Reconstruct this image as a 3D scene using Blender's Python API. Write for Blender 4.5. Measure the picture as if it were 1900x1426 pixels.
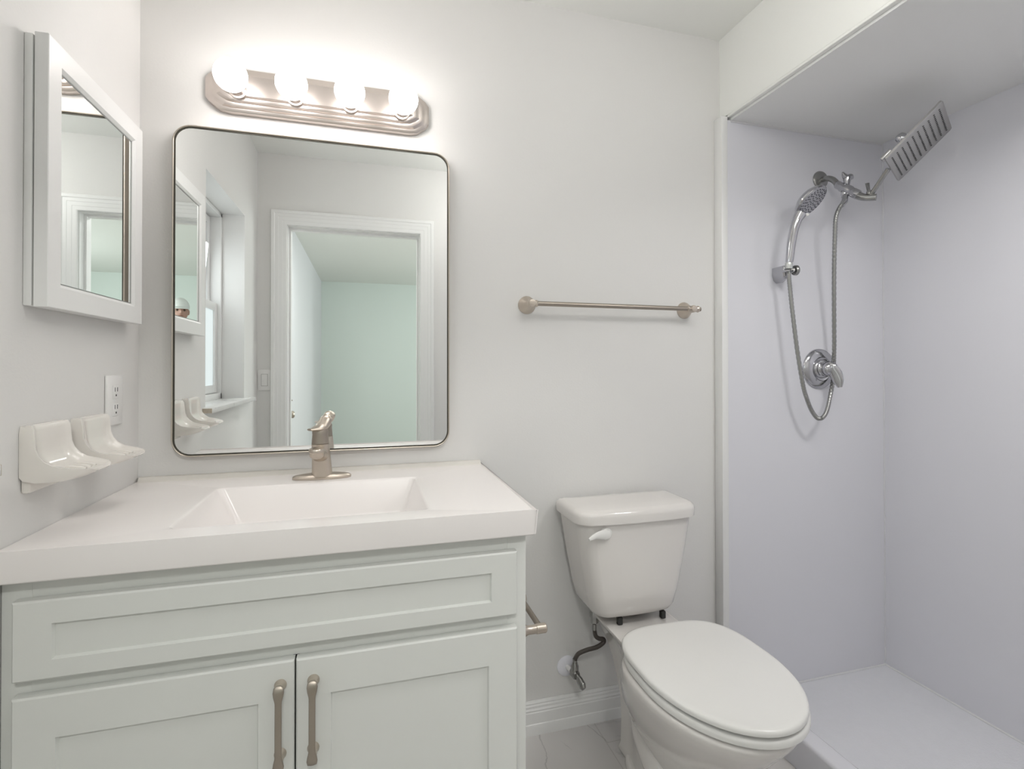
import bpy, bmesh, math, random
from mathutils import Vector, Matrix
from math import sin, cos, pi, radians as R

for o in list(bpy.data.objects):
    bpy.data.objects.remove(o, do_unlink=True)
SC = bpy.context.scene
COL = SC.collection

# ------------------------------------------------------------------ camera
cam_d = bpy.data.cameras.new('camera')
cam_d.sensor_width = 36.0
cam_d.lens = 36.0 * 946.52 / 1900.0
cam_d.shift_y = -39.3 / 1900.0
cam_d.clip_start = 0.02
cam = bpy.data.objects.new('camera', cam_d)
COL.objects.link(cam)
cam.location = (0.595, -1.6, 1.198)
cam.rotation_euler = (R(90 + 0.4136), R(0.036), -0.275827)
SC.camera = cam

# ------------------------------------------------------------------ view + world + large lights
SC.view_settings.view_transform = 'Standard'
SC.view_settings.look = 'None'
SC.view_settings.gamma = 1.0
SC.view_settings.use_curve_mapping = False
SC.view_settings.exposure = 0.0

W = bpy.data.worlds.new('sky'); SC.world = W
W.use_nodes = True
wn = W.node_tree.nodes; wl = W.node_tree.links
wn['Background'].inputs[0].default_value = (0.80, 0.88, 0.90, 1)
wn['Background'].inputs[1].default_value = 1.0

def area(name, loc, direction, sx, sy, power, color):
    l = bpy.data.lights.new(name, 'AREA')
    l.shape = 'RECTANGLE'; l.size = sx; l.size_y = sy
    l.energy = power; l.color = color
    o = bpy.data.objects.new(name, l); COL.objects.link(o)
    o.location = loc
    o.rotation_euler = Vector(direction).to_track_quat('-Z', 'Y').to_euler()
    return o
# strengths of lamps and windows; ceiling, shower, entry and bed are added fill
K = dict(bulbs=15.6, ceiling=15.0, shower=8.4, entry=18.0, bed=54.0, window=1.5, sky=1.0)
# area lamps for daylight: added unseen bedroom window (right-hand wall), and the bathroom window
area('bedroom_window_fill', (3.52, -3.6, 1.45), (-1, -0.25, 0.1), 1.8, 1.3, K['bed'], (0.94, 1.0, 0.975))
area('bathroom_window_daylight', (-0.155, -0.95, 1.62), (1, 0, -0.1), 0.46, 0.34, K['window'], (0.92, 0.98, 1.0))
# added fill lamps, out of view: shower soffit and bedroom ceiling by the door
area('shower_fill_light', (2.02, -1.05, 2.080), (0.12, 0.1, -1), 0.30, 0.30, K['shower'], (1.0, 0.99, 0.98)).data.spread = R(150)
area('entry_fill_light', (0.60, -2.45, 2.345), (0, 0.0, -1), 0.26, 0.26, K['entry'], (1.0, 1.0, 0.97))

# ------------------------------------------------------------------ materials
def mat(name, color, rough=0.5, metal=0.0, spec=0.5, coat=0.0, emis=None, estr=0.0, sss=0.0):
    m = bpy.data.materials.new(name); m.use_nodes = True
    b = m.node_tree.nodes['Principled BSDF']
    b.inputs['Base Color'].default_value = (*color, 1)
    b.inputs['Roughness'].default_value = rough
    b.inputs['Metallic'].default_value = metal
    b.inputs['Specular IOR Level'].default_value = spec
    b.inputs['Coat Weight'].default_value = coat
    if emis:
        b.inputs['Emission Color'].default_value = (*emis, 1)
        b.inputs['Emission Strength'].default_value = estr
    return m
def add_noise(m, scale, amount, bump=0.0, bscale=None, stretch=None, rough_var=0.0, c2=None):
    """colour variation and bump from object coordinates"""
    nt = m.node_tree; N = nt.nodes; L = nt.links
    b = N['Principled BSDF']
    tc = N.new('ShaderNodeTexCoord'); mp = N.new('ShaderNodeMapping')
    L.new(tc.outputs['Object'], mp.inputs[0])
    if stretch: mp.inputs['Scale'].default_value = stretch
    nz = N.new('ShaderNodeTexNoise'); nz.inputs['Scale'].default_value = scale
    nz.inputs['Detail'].default_value = 5
    L.new(mp.outputs[0], nz.inputs['Vector'])
    base = b.inputs['Base Color'].default_value[:]
    if amount:
        mx = N.new('ShaderNodeMix'); mx.data_type = 'RGBA'
        mx.inputs[6].default_value = base
        k = 1 - amount
        mx.inputs[7].default_value = (*c2, 1) if c2 else (base[0]*k, base[1]*k, base[2]*k, 1)
        L.new(nz.outputs['Fac'], mx.inputs[0]); L.new(mx.outputs[2], b.inputs['Base Color'])
    if bump:
        n2 = N.new('ShaderNodeTexNoise'); n2.inputs['Scale'].default_value = bscale or scale
        n2.inputs['Detail'].default_value = 3
        L.new(mp.outputs[0], n2.inputs['Vector'])
        bp = N.new('ShaderNodeBump'); bp.inputs['Strength'].default_value = bump
        bp.inputs['Distance'].default_value = 0.002
        L.new(n2.outputs['Fac'], bp.inputs['Height']); L.new(bp.outputs[0], b.inputs['Normal'])
    return m

M = {}
M['wall'] = add_noise(mat('wall_paint', (0.775, 0.767, 0.752), 0.55, spec=0.3), 1.5, 0.02, bump=0.12, bscale=160)
M['ceiling'] = add_noise(mat('ceiling_paint', (0.89, 0.895, 0.865), 0.8, spec=0.2), 2, 0.015, bump=0.15, bscale=120)
M['trim'] = mat('white_trim_paint', (0.83, 0.83, 0.82), 0.35)
M['bedroom'] = add_noise(mat('bedroom_paint', (0.735, 0.80, 0.765), 0.7, spec=0.2), 1.5, 0.02)
M['bedroom_ceiling'] = mat('bedroom_ceiling_paint', (0.83, 0.85, 0.82), 0.8, spec=0.2)
M['panel'] = add_noise(mat('shower_panel_acrylic', (0.745, 0.745, 0.79), 0.22, spec=0.35), 3, 0.02, bump=0.03, bscale=5)
M['pan'] = add_noise(mat('shower_pan_acrylic', (0.75, 0.755, 0.79), 0.45), 40, 0.05, bump=0.5, bscale=220)
M['porcelain'] = mat('glazed_porcelain', (0.765, 0.738, 0.71), 0.10, coat=0.4)
M['seat'] = mat('seat_plastic', (0.81, 0.805, 0.78), 0.22)
M['solid'] = mat('white_solid_surface', (0.91, 0.872, 0.855), 0.22)
M['cabinet'] = add_noise(mat('painted_cabinet', (0.735, 0.745, 0.715), 0.38), 30, 0.015, bump=0.05, bscale=90)
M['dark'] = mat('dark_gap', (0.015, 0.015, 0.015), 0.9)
M['nickel'] = add_noise(mat('brushed_nickel', (0.60, 0.535, 0.465), 0.32, metal=1.0), 40, 0.06)
M['nickel_dark'] = add_noise(mat('satin_nickel', (0.40, 0.355, 0.305), 0.38, metal=1.0), 60, 0.05)
M['fixture'] = add_noise(mat('fixture_brushed_nickel', (0.68, 0.615, 0.575), 0.34, metal=1.0), 25, 0.03)
M['chrome'] = mat('chrome', (0.50, 0.50, 0.52), 0.12, metal=1.0)
M['chrome_dull'] = add_noise(mat('dull_chrome', (0.37, 0.37, 0.36), 0.26, metal=1.0), 40, 0.05)
M['mirror'] = mat('mirror_glass', (0.945, 0.962, 0.955), 0.0, metal=1.0)
M['gap_shade'] = mat('mirror_gap_shade', (0.085, 0.08, 0.065), 0.45, metal=0.6)
M['bulb'] = mat('opal_glass_lit', (1, 1, 1), 0.3, emis=(1.0, 0.95, 0.925), estr=K['bulbs'])
M['plate'] = mat('white_plastic', (0.84, 0.83, 0.82), 0.3)
M['ceramic'] = add_noise(mat('cream_ceramic', (0.82, 0.785, 0.74), 0.14, coat=0.3), 12, 0.04)
M['caulk'] = add_noise(mat('pale_caulk', (0.80, 0.77, 0.72), 0.5), 25, 0.12)
M['black_rubber'] = mat('black_rubber', (0.03, 0.03, 0.028), 0.6)
M['hose_dark'] = add_noise(mat('braided_dark_hose', (0.10, 0.085, 0.075), 0.5), 300, 0.5)
M['nozzle'] = mat('grey_rubber_nozzle', (0.10, 0.10, 0.10), 0.6)
M['nozzle_dark'] = mat('dark_rubber_nozzle', (0.05, 0.05, 0.07), 0.5)
M['sprayface'] = mat('spray_face', (0.50, 0.50, 0.53), 0.35, metal=0.6)
M['skin'] = mat('skin', (0.50, 0.30, 0.235), 0.5)
M['cap'] = mat('white_cap_cloth', (0.78, 0.80, 0.78), 0.8)
M['shirt'] = mat('dark_red_shirt', (0.30, 0.07, 0.06), 0.8)
M['green'] = mat('green_cloth', (0.03, 0.30, 0.20), 0.7)
M['trousers'] = mat('dark_trousers', (0.05, 0.055, 0.07), 0.8)
M['shoe'] = mat('shoe_rubber', (0.12, 0.12, 0.12), 0.7)
M['vinyl'] = mat('white_vinyl', (0.82, 0.82, 0.81), 0.35)
M['frosted'] = mat('daylit_frosted_glass', (0.5, 0.53, 0.54), 0.5, emis=(0.86, 0.96, 0.98), estr=0.55)
M['wood_floor'] = add_noise(mat('bedroom_floor_boards', (0.42, 0.36, 0.29), 0.4), 3, 0.2, stretch=(1, 12, 1))
M['glass'] = mat('clear_glass', (1, 1, 1), 0.02)
_b = M['glass'].node_tree.nodes['Principled BSDF']; _b.inputs['Transmission Weight'].default_value = 1.0; _b.inputs['IOR'].default_value = 1.1
M['outside'] = mat('neighbour_wall_render', (0.42, 0.43, 0.41), 0.9)
M['opal'] = mat('opal_lamp_cover', (0.9, 0.9, 0.88), 0.4, emis=(1, 0.98, 0.95), estr=1.5)
M['opal_globe'] = mat('opal_globe_lit', (0.9, 0.9, 0.88), 0.4, emis=(1, 0.985, 0.96), estr=K['ceiling'])

M['rough_end'] = add_noise(mat('unpolished_sill_end', (0.60, 0.53, 0.44), 0.7), 150, 0.3)

# marble window sill
def marble(name, c1, c2, scale, rough=0.25, tiles=None, veins=()):
    m = mat(name, c1, rough); nt = m.node_tree; N = nt.nodes; L = nt.links; b = N['Principled BSDF']
    tc = N.new('ShaderNodeTexCoord')
    nz = N.new('ShaderNodeTexNoise'); nz.inputs['Scale'].default_value = scale; nz.inputs['Detail'].default_value = 8
    nz.inputs['Distortion'].default_value = 1.2
    L.new(tc.outputs['Object'], nz.inputs['Vector'])
    # thin veins: |noise - 0.5| small
    sb = N.new('ShaderNodeMath'); sb.operation = 'SUBTRACT'; sb.inputs[1].default_value = 0.5
    ab = N.new('ShaderNodeMath'); ab.operation = 'ABSOLUTE'
    rp = N.new('ShaderNodeValToRGB')
    rp.color_ramp.elements[0].position = 0.0; rp.color_ramp.elements[0].color = (*c2, 1)
    rp.color_ramp.elements[1].position = 0.022; rp.color_ramp.elements[1].color = (*c1, 1)
    L.new(nz.outputs['Fac'], sb.inputs[0]); L.new(sb.outputs[0], ab.inputs[0]); L.new(ab.outputs[0], rp.inputs[0])
    # break the veins up
    n2 = N.new('ShaderNodeTexNoise'); n2.inputs['Scale'].default_value = scale * 0.9; n2.inputs['Detail'].default_value = 2
    mp = N.new('ShaderNodeMapping'); mp.inputs['Location'].default_value = (3.1, 1.7, 0)
    L.new(tc.outputs['Object'], mp.inputs[0]); L.new(mp.outputs[0], n2.inputs['Vector'])
    r2 = N.new('ShaderNodeValToRGB'); r2.color_ramp.elements[0].position = 0.50; r2.color_ramp.elements[1].position = 0.60
    L.new(n2.outputs['Fac'], r2.inputs[0])
    mx = N.new('ShaderNodeMix'); mx.data_type = 'RGBA'; mx.inputs[6].default_value = (*c1, 1)
    L.new(r2.outputs[0], mx.inputs[0]); L.new(rp.outputs[0], mx.inputs[7])
    # soft clouds
    n3 = N.new('ShaderNodeTexNoise'); n3.inputs['Scale'].default_value = scale * 0.6; n3.inputs['Detail'].default_value = 4
    L.new(tc.outputs['Object'], n3.inputs['Vector'])
    m2 = N.new('ShaderNodeMix'); m2.data_type = 'RGBA'; m2.blend_type = 'MULTIPLY'; m2.inputs[0].default_value = 1
    r3 = N.new('ShaderNodeValToRGB'); r3.color_ramp.elements[0].color = (0.86, 0.86, 0.86, 1); r3.color_ramp.elements[1].color = (1, 1, 1, 1)
    r3.color_ramp.elements[0].position = 0.3; r3.color_ramp.elements[1].position = 0.6
    L.new(n3.outputs['Fac'], r3.inputs[0]); L.new(mx.outputs[2], m2.inputs[6]); L.new(r3.outputs[0], m2.inputs[7])
    out = m2.outputs[2]
    if tiles:
        mp2 = N.new('ShaderNodeMapping'); mp2.inputs['Location'].default_value = tiles[2]; mp2.inputs['Rotation'].default_value = (0, 0, R(90))
        L.new(tc.outputs['Object'], mp2.inputs[0])
        bk = N.new('ShaderNodeTexBrick'); bk.inputs['Scale'].default_value = 1.0
        bk.inputs['Brick Width'].default_value = tiles[0]; bk.inputs['Row Height'].default_value = tiles[1]
        bk.inputs['Mortar Size'].default_value = 0.0016; bk.offset = 0.5
        bk.inputs['Color1'].default_value = (1, 1, 1, 1); bk.inputs['Color2'].default_value = (0.97, 0.97, 0.97, 1)
        bk.inputs['Mortar'].default_value = (0.80, 0.79, 0.78, 1)
        L.new(mp2.outputs[0], bk.inputs['Vector'])
        m3 = N.new('ShaderNodeMix'); m3.data_type = 'RGBA'; m3.blend_type = 'MULTIPLY'; m3.inputs[0].default_value = 1
        L.new(out, m3.inputs[6]); L.new(bk.outputs['Color'], m3.inputs[7]); out = m3.outputs[2]
    if veins:
        sx = N.new('ShaderNodeSeparateXYZ'); L.new(tc.outputs['Object'], sx.inputs[0])
        nv = N.new('ShaderNodeTexNoise'); nv.inputs['Scale'].default_value = 18; nv.inputs['Detail'].default_value = 5
        L.new(tc.outputs['Object'], nv.inputs['Vector'])
        def mth(op, a, b_=None, c_=None, clamp=False):
            n = N.new('ShaderNodeMath'); n.operation = op; n.use_clamp = clamp
            for i_, v_ in enumerate((a, b_, c_)):
                if v_ is None: continue
                if isinstance(v_, (int, float)): n.inputs[i_].default_value = v_
                else: L.new(v_, n.inputs[i_])
            return n.outputs[0]
        wob = mth('MULTIPLY', mth('SUBTRACT', nv.outputs['Fac'], .5), .035)
        for (ax_, ay_), (bx_, by_), w_, dk in veins:
            ln = math.hypot(bx_-ax_, by_-ay_); ux, uy = (bx_-ax_)/ln, (by_-ay_)/ln
            dx_ = mth('SUBTRACT', sx.outputs[0], ax_); dy_ = mth('SUBTRACT', sx.outputs[1], ay_)
            al = mth('ADD', mth('MULTIPLY', dx_, ux), mth('MULTIPLY', dy_, uy))
            ac = mth('ADD', mth('ADD', mth('MULTIPLY', dx_, -uy), mth('MULTIPLY', dy_, ux)), wob)
            line = mth('SUBTRACT', 1.0, mth('DIVIDE', mth('ABSOLUTE', ac), mth('MULTIPLY', nv.outputs['Fac'], w_*2)), clamp=True)
            ends = mth('MULTIPLY', mth('MULTIPLY', al, 60, clamp=True), mth('MULTIPLY', mth('SUBTRACT', ln, al), 60, clamp=True))
            f_ = mth('MULTIPLY', mth('MULTIPLY', line, ends), dk)
            mv = N.new('ShaderNodeMix'); mv.data_type = 'RGBA'; mv.inputs[7].default_value = (*c2, 1)
            L.new(f_, mv.inputs[0]); L.new(out, mv.inputs[6]); out = mv.outputs[2]
    L.new(out, b.inputs['Base Color'])
    return m
M['sill'] = marble('marble_sill', (0.80, 0.80, 0.79), (0.42, 0.43, 0.44), 9)
M['tile'] = marble('marble_look_tile', (0.66, 0.64, 0.625), (0.27, 0.26, 0.26), 2.6, 0.3, tiles=(0.61, 0.305, (-0.108, 0.195, 0)), veins=[((1.147, .01), (1.085, -.30), .0030, .55), ((1.295, .01), (1.337, -.112), .0035, .5), ((1.365, -.092), (1.43, -.098), .0022, .5), ((1.19, -.06), (1.215, -.11), .0016, .35), ((1.31, -.02), (1.46, -.035), .005, .2)])

# ------------------------------------------------------------------ helpers
def tag(o, label=None, cat=None, group=None, kind=None):
    if label: o['label'] = label
    if cat: o['category'] = cat
    if group: o['group'] = group
    if kind: o['kind'] = kind
    return o
def empty(name, loc, label, cat, group=None):
    o = bpy.data.objects.new(name, None); COL.objects.link(o)
    o.location = loc; o.empty_display_size = 0.05
    tag(o, label, cat, group)
    return o
def obj(name, bm, m, parent=None, smooth=35, mats=None, label=None, recalc=True):
    """bmesh in world coordinates -> one mesh object, re-based on its parent's position"""
    if recalc: bmesh.ops.recalc_face_normals(bm, faces=bm.faces)
    me = bpy.data.meshes.new(name)
    off = Vector((0, 0, 0))
    p = parent
    while p is not None:
        off += Vector(p.location); p = p.parent
    bmesh.ops.translate(bm, verts=bm.verts, vec=-off)
    bm.to_mesh(me); bm.free()
    for mm in (mats or [m]): me.materials.append(mm)
    me.polygons.foreach_set('use_smooth', [True] * len(me.polygons))
    me.set_sharp_from_angle(angle=R(smooth))
    o = bpy.data.objects.new(name, me); COL.objects.link(o)
    if parent: o.parent = parent
    if label: o['label'] = label
    return o
def struct(name, bm, m, parent=None, **k):
    o = obj(name, bm, m, parent, **k)
    if not parent: o['kind'] = 'structure'
    return o
def BM(): return bmesh.new()
def box(bm, x0, x1, y0, y1, z0, z1, bev=0.0, seg=2, mi=0):
    t = bmesh.new()
    r = bmesh.ops.create_cube(t, size=1)
    bmesh.ops.scale(t, vec=(abs(x1-x0), abs(y1-y0), abs(z1-z0)), verts=t.verts)
    bmesh.ops.translate(t, vec=((x0+x1)/2, (y0+y1)/2, (z0+z1)/2), verts=t.verts)
    if bev > 0:
        bmesh.ops.bevel(t, geom=t.edges[:], offset=bev, segments=seg, profile=0.5, affect='EDGES')
    merge(bm, t, mi)
    return bm
def merge(bm, t, mi=0, mtx=None):
    bmesh.ops.recalc_face_normals(t, faces=t.faces)
    if mtx is not None: bmesh.ops.transform(t, matrix=mtx, verts=t.verts)
    vm = {v: bm.verts.new(v.co) for v in t.verts}
    for f in t.faces:
        try:
            nf = bm.faces.new([vm[v] for v in f.verts]); nf.material_index = mi
        except ValueError: pass
    t.free()
def loft(bm, loops, cap0=True, cap1=True, mi=0, close=True):
    t = bmesh.new(); rows = [[t.verts.new(p) for p in lp] for lp in loops]
    n = len(rows[0])
    for a, b in zip(rows, rows[1:]):
        for i in range(n if close else n-1):
            j = (i+1) % n
            try: t.faces.new((a[i], a[j], b[j], b[i]))
            except ValueError: pass
    if cap0: t.faces.new(rows[0])
    if cap1: t.faces.new(list(reversed(rows[-1])))
    merge(bm, t, mi)
    return bm
def frame_for(d):
    d = Vector(d).normalized()
    a = Vector((0, 0, 1)) if abs(d.z) < 0.9 else Vector((1, 0, 0))
    u = d.cross(a).normalized(); v = d.cross(u).normalized()
    return u, v
def spline(pts, n=8):
    """Catmull-Rom through pts"""
    P = [Vector(p) for p in pts]; out = []
    Q = [P[0]*2-P[1]] + P + [P[-1]*2-P[-2]]
    for i in range(1, len(Q)-2):
        for k in range(n):
            t = k/n
            a, b, c, d = Q[i-1], Q[i], Q[i+1], Q[i+2]
            out.append(0.5*((2*b)+(c-a)*t+(2*a-5*b+4*c-d)*t*t+(3*b-a-3*c+d)*t**3))
    out.append(P[-1]); return out
def tube(bm, pts, rad, n=16, mi=0, smooth=0, flat=None):
    """swept round (or oval) tube; rad number or list"""
    if smooth: 
        if isinstance(rad, (list, tuple)):
            rr = []
            for i in range(len(rad)-1):
                a_, b_ = rad[i], rad[i+1]
                if isinstance(a_, tuple): rr += [(a_[0]+(b_[0]-a_[0])*k/smooth, a_[1]+(b_[1]-a_[1])*k/smooth) for k in range(smooth)]
                else: rr += [a_ + (b_-a_)*k/smooth for k in range(smooth)]
            rad = rr + [rad[-1]]
        pts = spline(pts, smooth)
    pts = [Vector(p) for p in pts]
    if not isinstance(rad, (list, tuple)): rad = [rad]*len(pts)
    u = None; loops = []
    for i, p in enumerate(pts):
        d = (pts[min(i+1, len(pts)-1)] - pts[max(i-1, 0)]).normalized()
        if u is None: u, v = frame_for(d)
        else:
            u = (u - d*u.dot(d)).normalized()
        v = d.cross(u).normalized()
        r = rad[i]; ru, rv = (r if not isinstance(r, tuple) else r[0]), (r if not isinstance(r, tuple) else r[1])
        loops.append([p + u*ru*cos(2*pi*k/n) + v*rv*sin(2*pi*k/n) for k in range(n)])
    return loft(bm, loops, mi=mi)
def lathe(bm, prof, origin, axis, n=32, mi=0):
    """prof: (radius, distance along axis)"""
    o = Vector(origin); d = Vector(axis).normalized(); u, v = frame_for(d)
    t = bmesh.new(); rows = []
    for r, h in prof:
        if r < 1e-6: rows.append([t.verts.new(o + d*h)])
        else: rows.append([t.verts.new(o + d*h + u*r*cos(2*pi*k/n) + v*r*sin(2*pi*k/n)) for k in range(n)])
    for a, b in zip(rows, rows[1:]):
        for k in range(n):
            j = (k+1) % n
            if len(a) == 1 and len(b) == 1: continue
            if len(a) == 1: t.faces.new((a[0], b[j], b[k]))
            elif len(b) == 1: t.faces.new((a[k], a[j], b[0]))
            else: t.faces.new((a[k], a[j], b[j], b[k]))
    if len(rows[0]) > 1: t.faces.new(list(reversed(rows[0])))
    if len(rows[-1]) > 1: t.faces.new(rows[-1])
    merge(bm, t, mi)
    return bm
def rrect(x0, x1, z0, z1, r, n=6):
    out = []
    for (cx, cz, a0) in ((x1-r, z1-r, 0), (x0+r, z1-r, 90), (x0+r, z0+r, 180), (x1-r, z0+r, 270)):
        for k in range(n+1):
            a = R(a0 + 90*k/n); out.append((cx + r*cos(a), cz + r*sin(a)))
    return out
def copy_tree(o, parent=None):
    c = o.copy(); COL.objects.link(c)
    if parent: c.parent = parent
    for ch in list(o.children): copy_tree(ch, c)
    return c

# ================================================================== SETTING
CEIL = 2.404; YD = -1.575; YB = -1.69     # ceiling height, door wall faces
# floor of bathroom
struct('floor', box(BM(), 0, 1.95, YB, 0, -0.12, 0.0), M['tile'])
# back wall
struct('wall_back', box(BM(), -0.12, 2.72, 0, 0.12, -0.12, CEIL+0.1), M['wall'])
# left wall with the window opening
WY0, WY1, WZ0, WZ1 = -1.265, -0.63, 1.022, 1.957
bm = BM()
box(bm, -0.20, 0, WY1, 0, -0.12, CEIL+0.1)
box(bm, -0.20, 0, YB, WY0, -0.12, CEIL+0.1)
box(bm, -0.20, 0, WY0, WY1, -0.12, WZ0)
box(bm, -0.20, 0, WY0, WY1, WZ1, CEIL+0.1)
struct('wall_left', bm, M['wall'])
# door wall
DX0, DX1, DZ = 0.158, 0.897, 2.0
bm = BM()
box(bm, 0, DX0-0.02, YB, YD, -0.12, CEIL+0.1)
box(bm, DX1+0.02, 2.72, YB, YD, -0.12, CEIL+0.1)
box(bm, DX0-0.02, DX1+0.02, YB, YD, DZ+0.02, CEIL+0.1)
struct('wall_front', bm, M['wall'])
struct('ceiling', box(BM(), -0.2, 1.85, YB, 0.12, CEIL, CEIL+0.12), M['ceiling'])
# shower alcove: dropped header, soffit, acrylic panels
SY = -0.040; SXL = 1.8215; SXR = 2.583
struct('wall_header', box(BM(), 1.846, 2.72, YD, 0, 2.109, CEIL+0.1), M['ceiling'])
struct('ceiling_shower', box(BM(), 1.862, 2.72, YD, 0, 2.092, 2.109), add_noise(mat('soffit_paint', (0.84, 0.84, 0.835), 0.6, spec=0.3), 3, 0.02, bump=0.1, bscale=120))
struct('wall_shower_back', box(BM(), 1.848, SXR+0.02, SY, 0, 0.0, 2.092), M['panel'])
struct('wall_right', box(BM(), SXR, SXR+0.14, YD, 0, -0.12, 2.092), M['panel'])
bm = BM(); box(bm, SXL, 1.848, SY-0.002, 0, 0, 2.104, 0.0025)
struct('trim_1', bm, M['trim'])
bm = BM(); box(bm, SXR-0.004, SXR, SY-0.004, SY, 0.03, 2.09); struct('trim_2', bm, mat('corner_bead', (0.74, 0.74, 0.76), 0.35))
bm = BM(); box(bm, 1.846, 1.862, YD, SY-0.002, 2.100, 2.1095, 0.002); struct('trim_3', bm, M['ceiling'])
bm = BM(); box(bm, 1.862, SXR, SY-0.003, SY, 2.086, 2.092); struct('trim_4', bm, mat('soffit_caulk', (0.70, 0.70, 0.71), 0.4))
# baseboard on the back wall (stepped profile swept along x)
def baseboard(name, x0, x1):
    prof = [(0, 0), (0.0155, 0), (0.0155, 0.030), (0.0145, 0.034), (0.0125, 0.036), (0.0125, 0.070), (0.0105, 0.073), (0.0115, 0.078),
            (0.0085, 0.083), (0.0085, 0.090), (0.006, 0.094), (0.0065, 0.098), (0.003, 0.105), (0, 0.105)]
    loops = [[(x, -0.0005-a, b) for a, b in prof] for x in (x0, x1)]
    bm = BM(); loft(bm, loops); return struct(name, bm, M['trim'], smooth=20)
baseboard('baseboard_back', 0.935, SXL)
bm = BM()
for (a, b) in ((0.0, 0.062), (0.995, 1.845)):
    box(bm, a, b, YD, YD+0.013, 0, 0.105, 0.003)
struct('baseboard_front', bm, M['trim'])

# door casing and jamb, door_1 open into the bedroom
bm = BM(); t = bmesh.new(); rows = []
for o_, d_ in ((-.004, 0), (-.004, .012), (.000, .014), (.018, .0140), (.020, .0150), (.040, .0150), (.042, .0162), (.058, .0162), (.062, .0190), (.076, .0190), (.079, .016), (.079, 0)):
    o_ += .004; rows.append([t.verts.new(p) for p in ((DX0-.004-o_, YD+d_, 0), (DX0-.004-o_, YD+d_, DZ+.004+o_), (DX1+.004+o_, YD+d_, DZ+.004+o_), (DX1+.004+o_, YD+d_, 0))])
for a, b in zip(rows, rows[1:]):
    for i in range(3): t.faces.new((a[i], a[i+1], b[i+1], b[i]))
t.faces.new([r_[0] for r_ in rows]); t.faces.new([r_[3] for r_ in rows]); merge(bm, t)
struct('trim_5', bm, M['trim'], smooth=15)
bm = BM()
box(bm, DX0-0.02, DX0, YB, YD, 0, DZ+0.02); box(bm, DX1, DX1+0.02, YB, YD, 0, DZ+0.02); box(bm, DX0, DX1, YB, YD, DZ, DZ+0.02)
# stops
box(bm, DX0, DX0+.011, YB+.035, YB+.07, 0, DZ-.011); box(bm, DX1-.011, DX1, YB+.035, YB+.07, 0, DZ-.011); box(bm, DX0, DX1, YB+.035, YB+.07, DZ-.011, DZ)
struct('trim_6', bm, M['trim'])

# the door leaf, hinged on the left jamb, standing open in the bedroom
door = bpy.data.objects.new('door_1', None); COL.objects.link(door); door.location = (DX0, YB-0.012, 0); door['kind'] = 'structure'
def door_part(name, bmx, m):
    me = bpy.data.meshes.new(name); bmesh.ops.recalc_face_normals(bmx, faces=bmx.faces); bmx.to_mesh(me); bmx.free(); me.materials.append(m)
    me.polygons.foreach_set('use_smooth', [True]*len(me.polygons)); me.set_sharp_from_angle(angle=R(35))
    o = bpy.data.objects.new(name, me); COL.objects.link(o); o.parent = door; return o
bm = BM(); box(bm, 0, 0.735, -0.035, 0, 0.012, DZ-.004, .002)
for (a, b, c, d) in ((.09, .34, .2, .95), (.395, .645, .2, .95), (.09, .34, 1.08, 1.88), (.395, .645, 1.08, 1.88)):
    box(bm, a, b, -0.002, 0.003, c, d, .0014)
door_part('door_panel', bm, M['trim'])
bm = BM(); lathe(bm, [(0.031, 0), (0.031, .006), (.012, .012), (.010, .030), (.020, .036), (.026, .046), (.026, .056), (.018, .064), (0, .066)], (0.675, 0, 0.86), (0, 1, 0), 24)
door_part('door_knob', bm, M['nickel_dark'])
bm = BM(); tube(bm, [(0.66, 0, 0.96), (0.66, .05, 0.962)], .004, 8); door_part('hook_bolt', bm, M['nickel_dark'])
door.rotation_euler = (0, 0, R(-101))

# bedroom beyond the door
BY = -6.04; BX = 3.6
struct('floor_bedroom', box(BM(), -0.15, BX+.1, BY-.1, YB, -0.12, 0.0), M['wood_floor'])
bm = BM(); box(bm, -0.17, -0.03, BY-.1, YB, -0.12, 2.6); struct('wall_bedroom_left', bm, mat('bedroom_left_paint', (0.70, 0.705, 0.73), 0.7, spec=0.2))
struct('wall_bedroom_far', box(BM(), -0.17, BX+.1, BY-.12, BY, -0.12, 2.6), M['bedroom'])
bm = BM()
box(bm, BX, BX+.12, BY, -4.55, -0.12, 2.6); box(bm, BX, BX+.12, -2.65, YB, -0.12, 2.6)
box(bm, BX, BX+.12, -4.55, -2.65, -0.12, 0.75); box(bm, BX, BX+.12, -4.55, -2.65, 2.15, 2.6)
struct('wall_bedroom_right', bm, M['bedroom'])
bm = BM(); box(bm, -0.17, 0.0, YB-.03, YB, -0.1, 2.6); box(bm, 2.72, BX+.1, YB-.03, YB, -0.1, 2.6)
struct('wall_bedroom_near', bm, M['bedroom'])
struct('ceiling_bedroom', box(BM(), -0.17, BX+.1, BY-.1, YB, 2.4, 2.52), M['bedroom_ceiling'])
w2 = bpy.data.objects.new('window_2', None); COL.objects.link(w2); w2.location = (BX, -3.6, .75); w2['kind'] = 'structure'
bm = BM()
for (a, b, c, d) in ((-4.55, -4.49, .75, 2.15), (-2.71, -2.65, .75, 2.15), (-3.63, -3.57, .75, 2.15), (-4.55, -2.65, .75, .81), (-4.55, -2.65, 2.09, 2.15)):
    box(bm, BX+.02, BX+.09, a, b, c, d, .004)
obj('window_frame', bm, M['vinyl'], w2)

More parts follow.
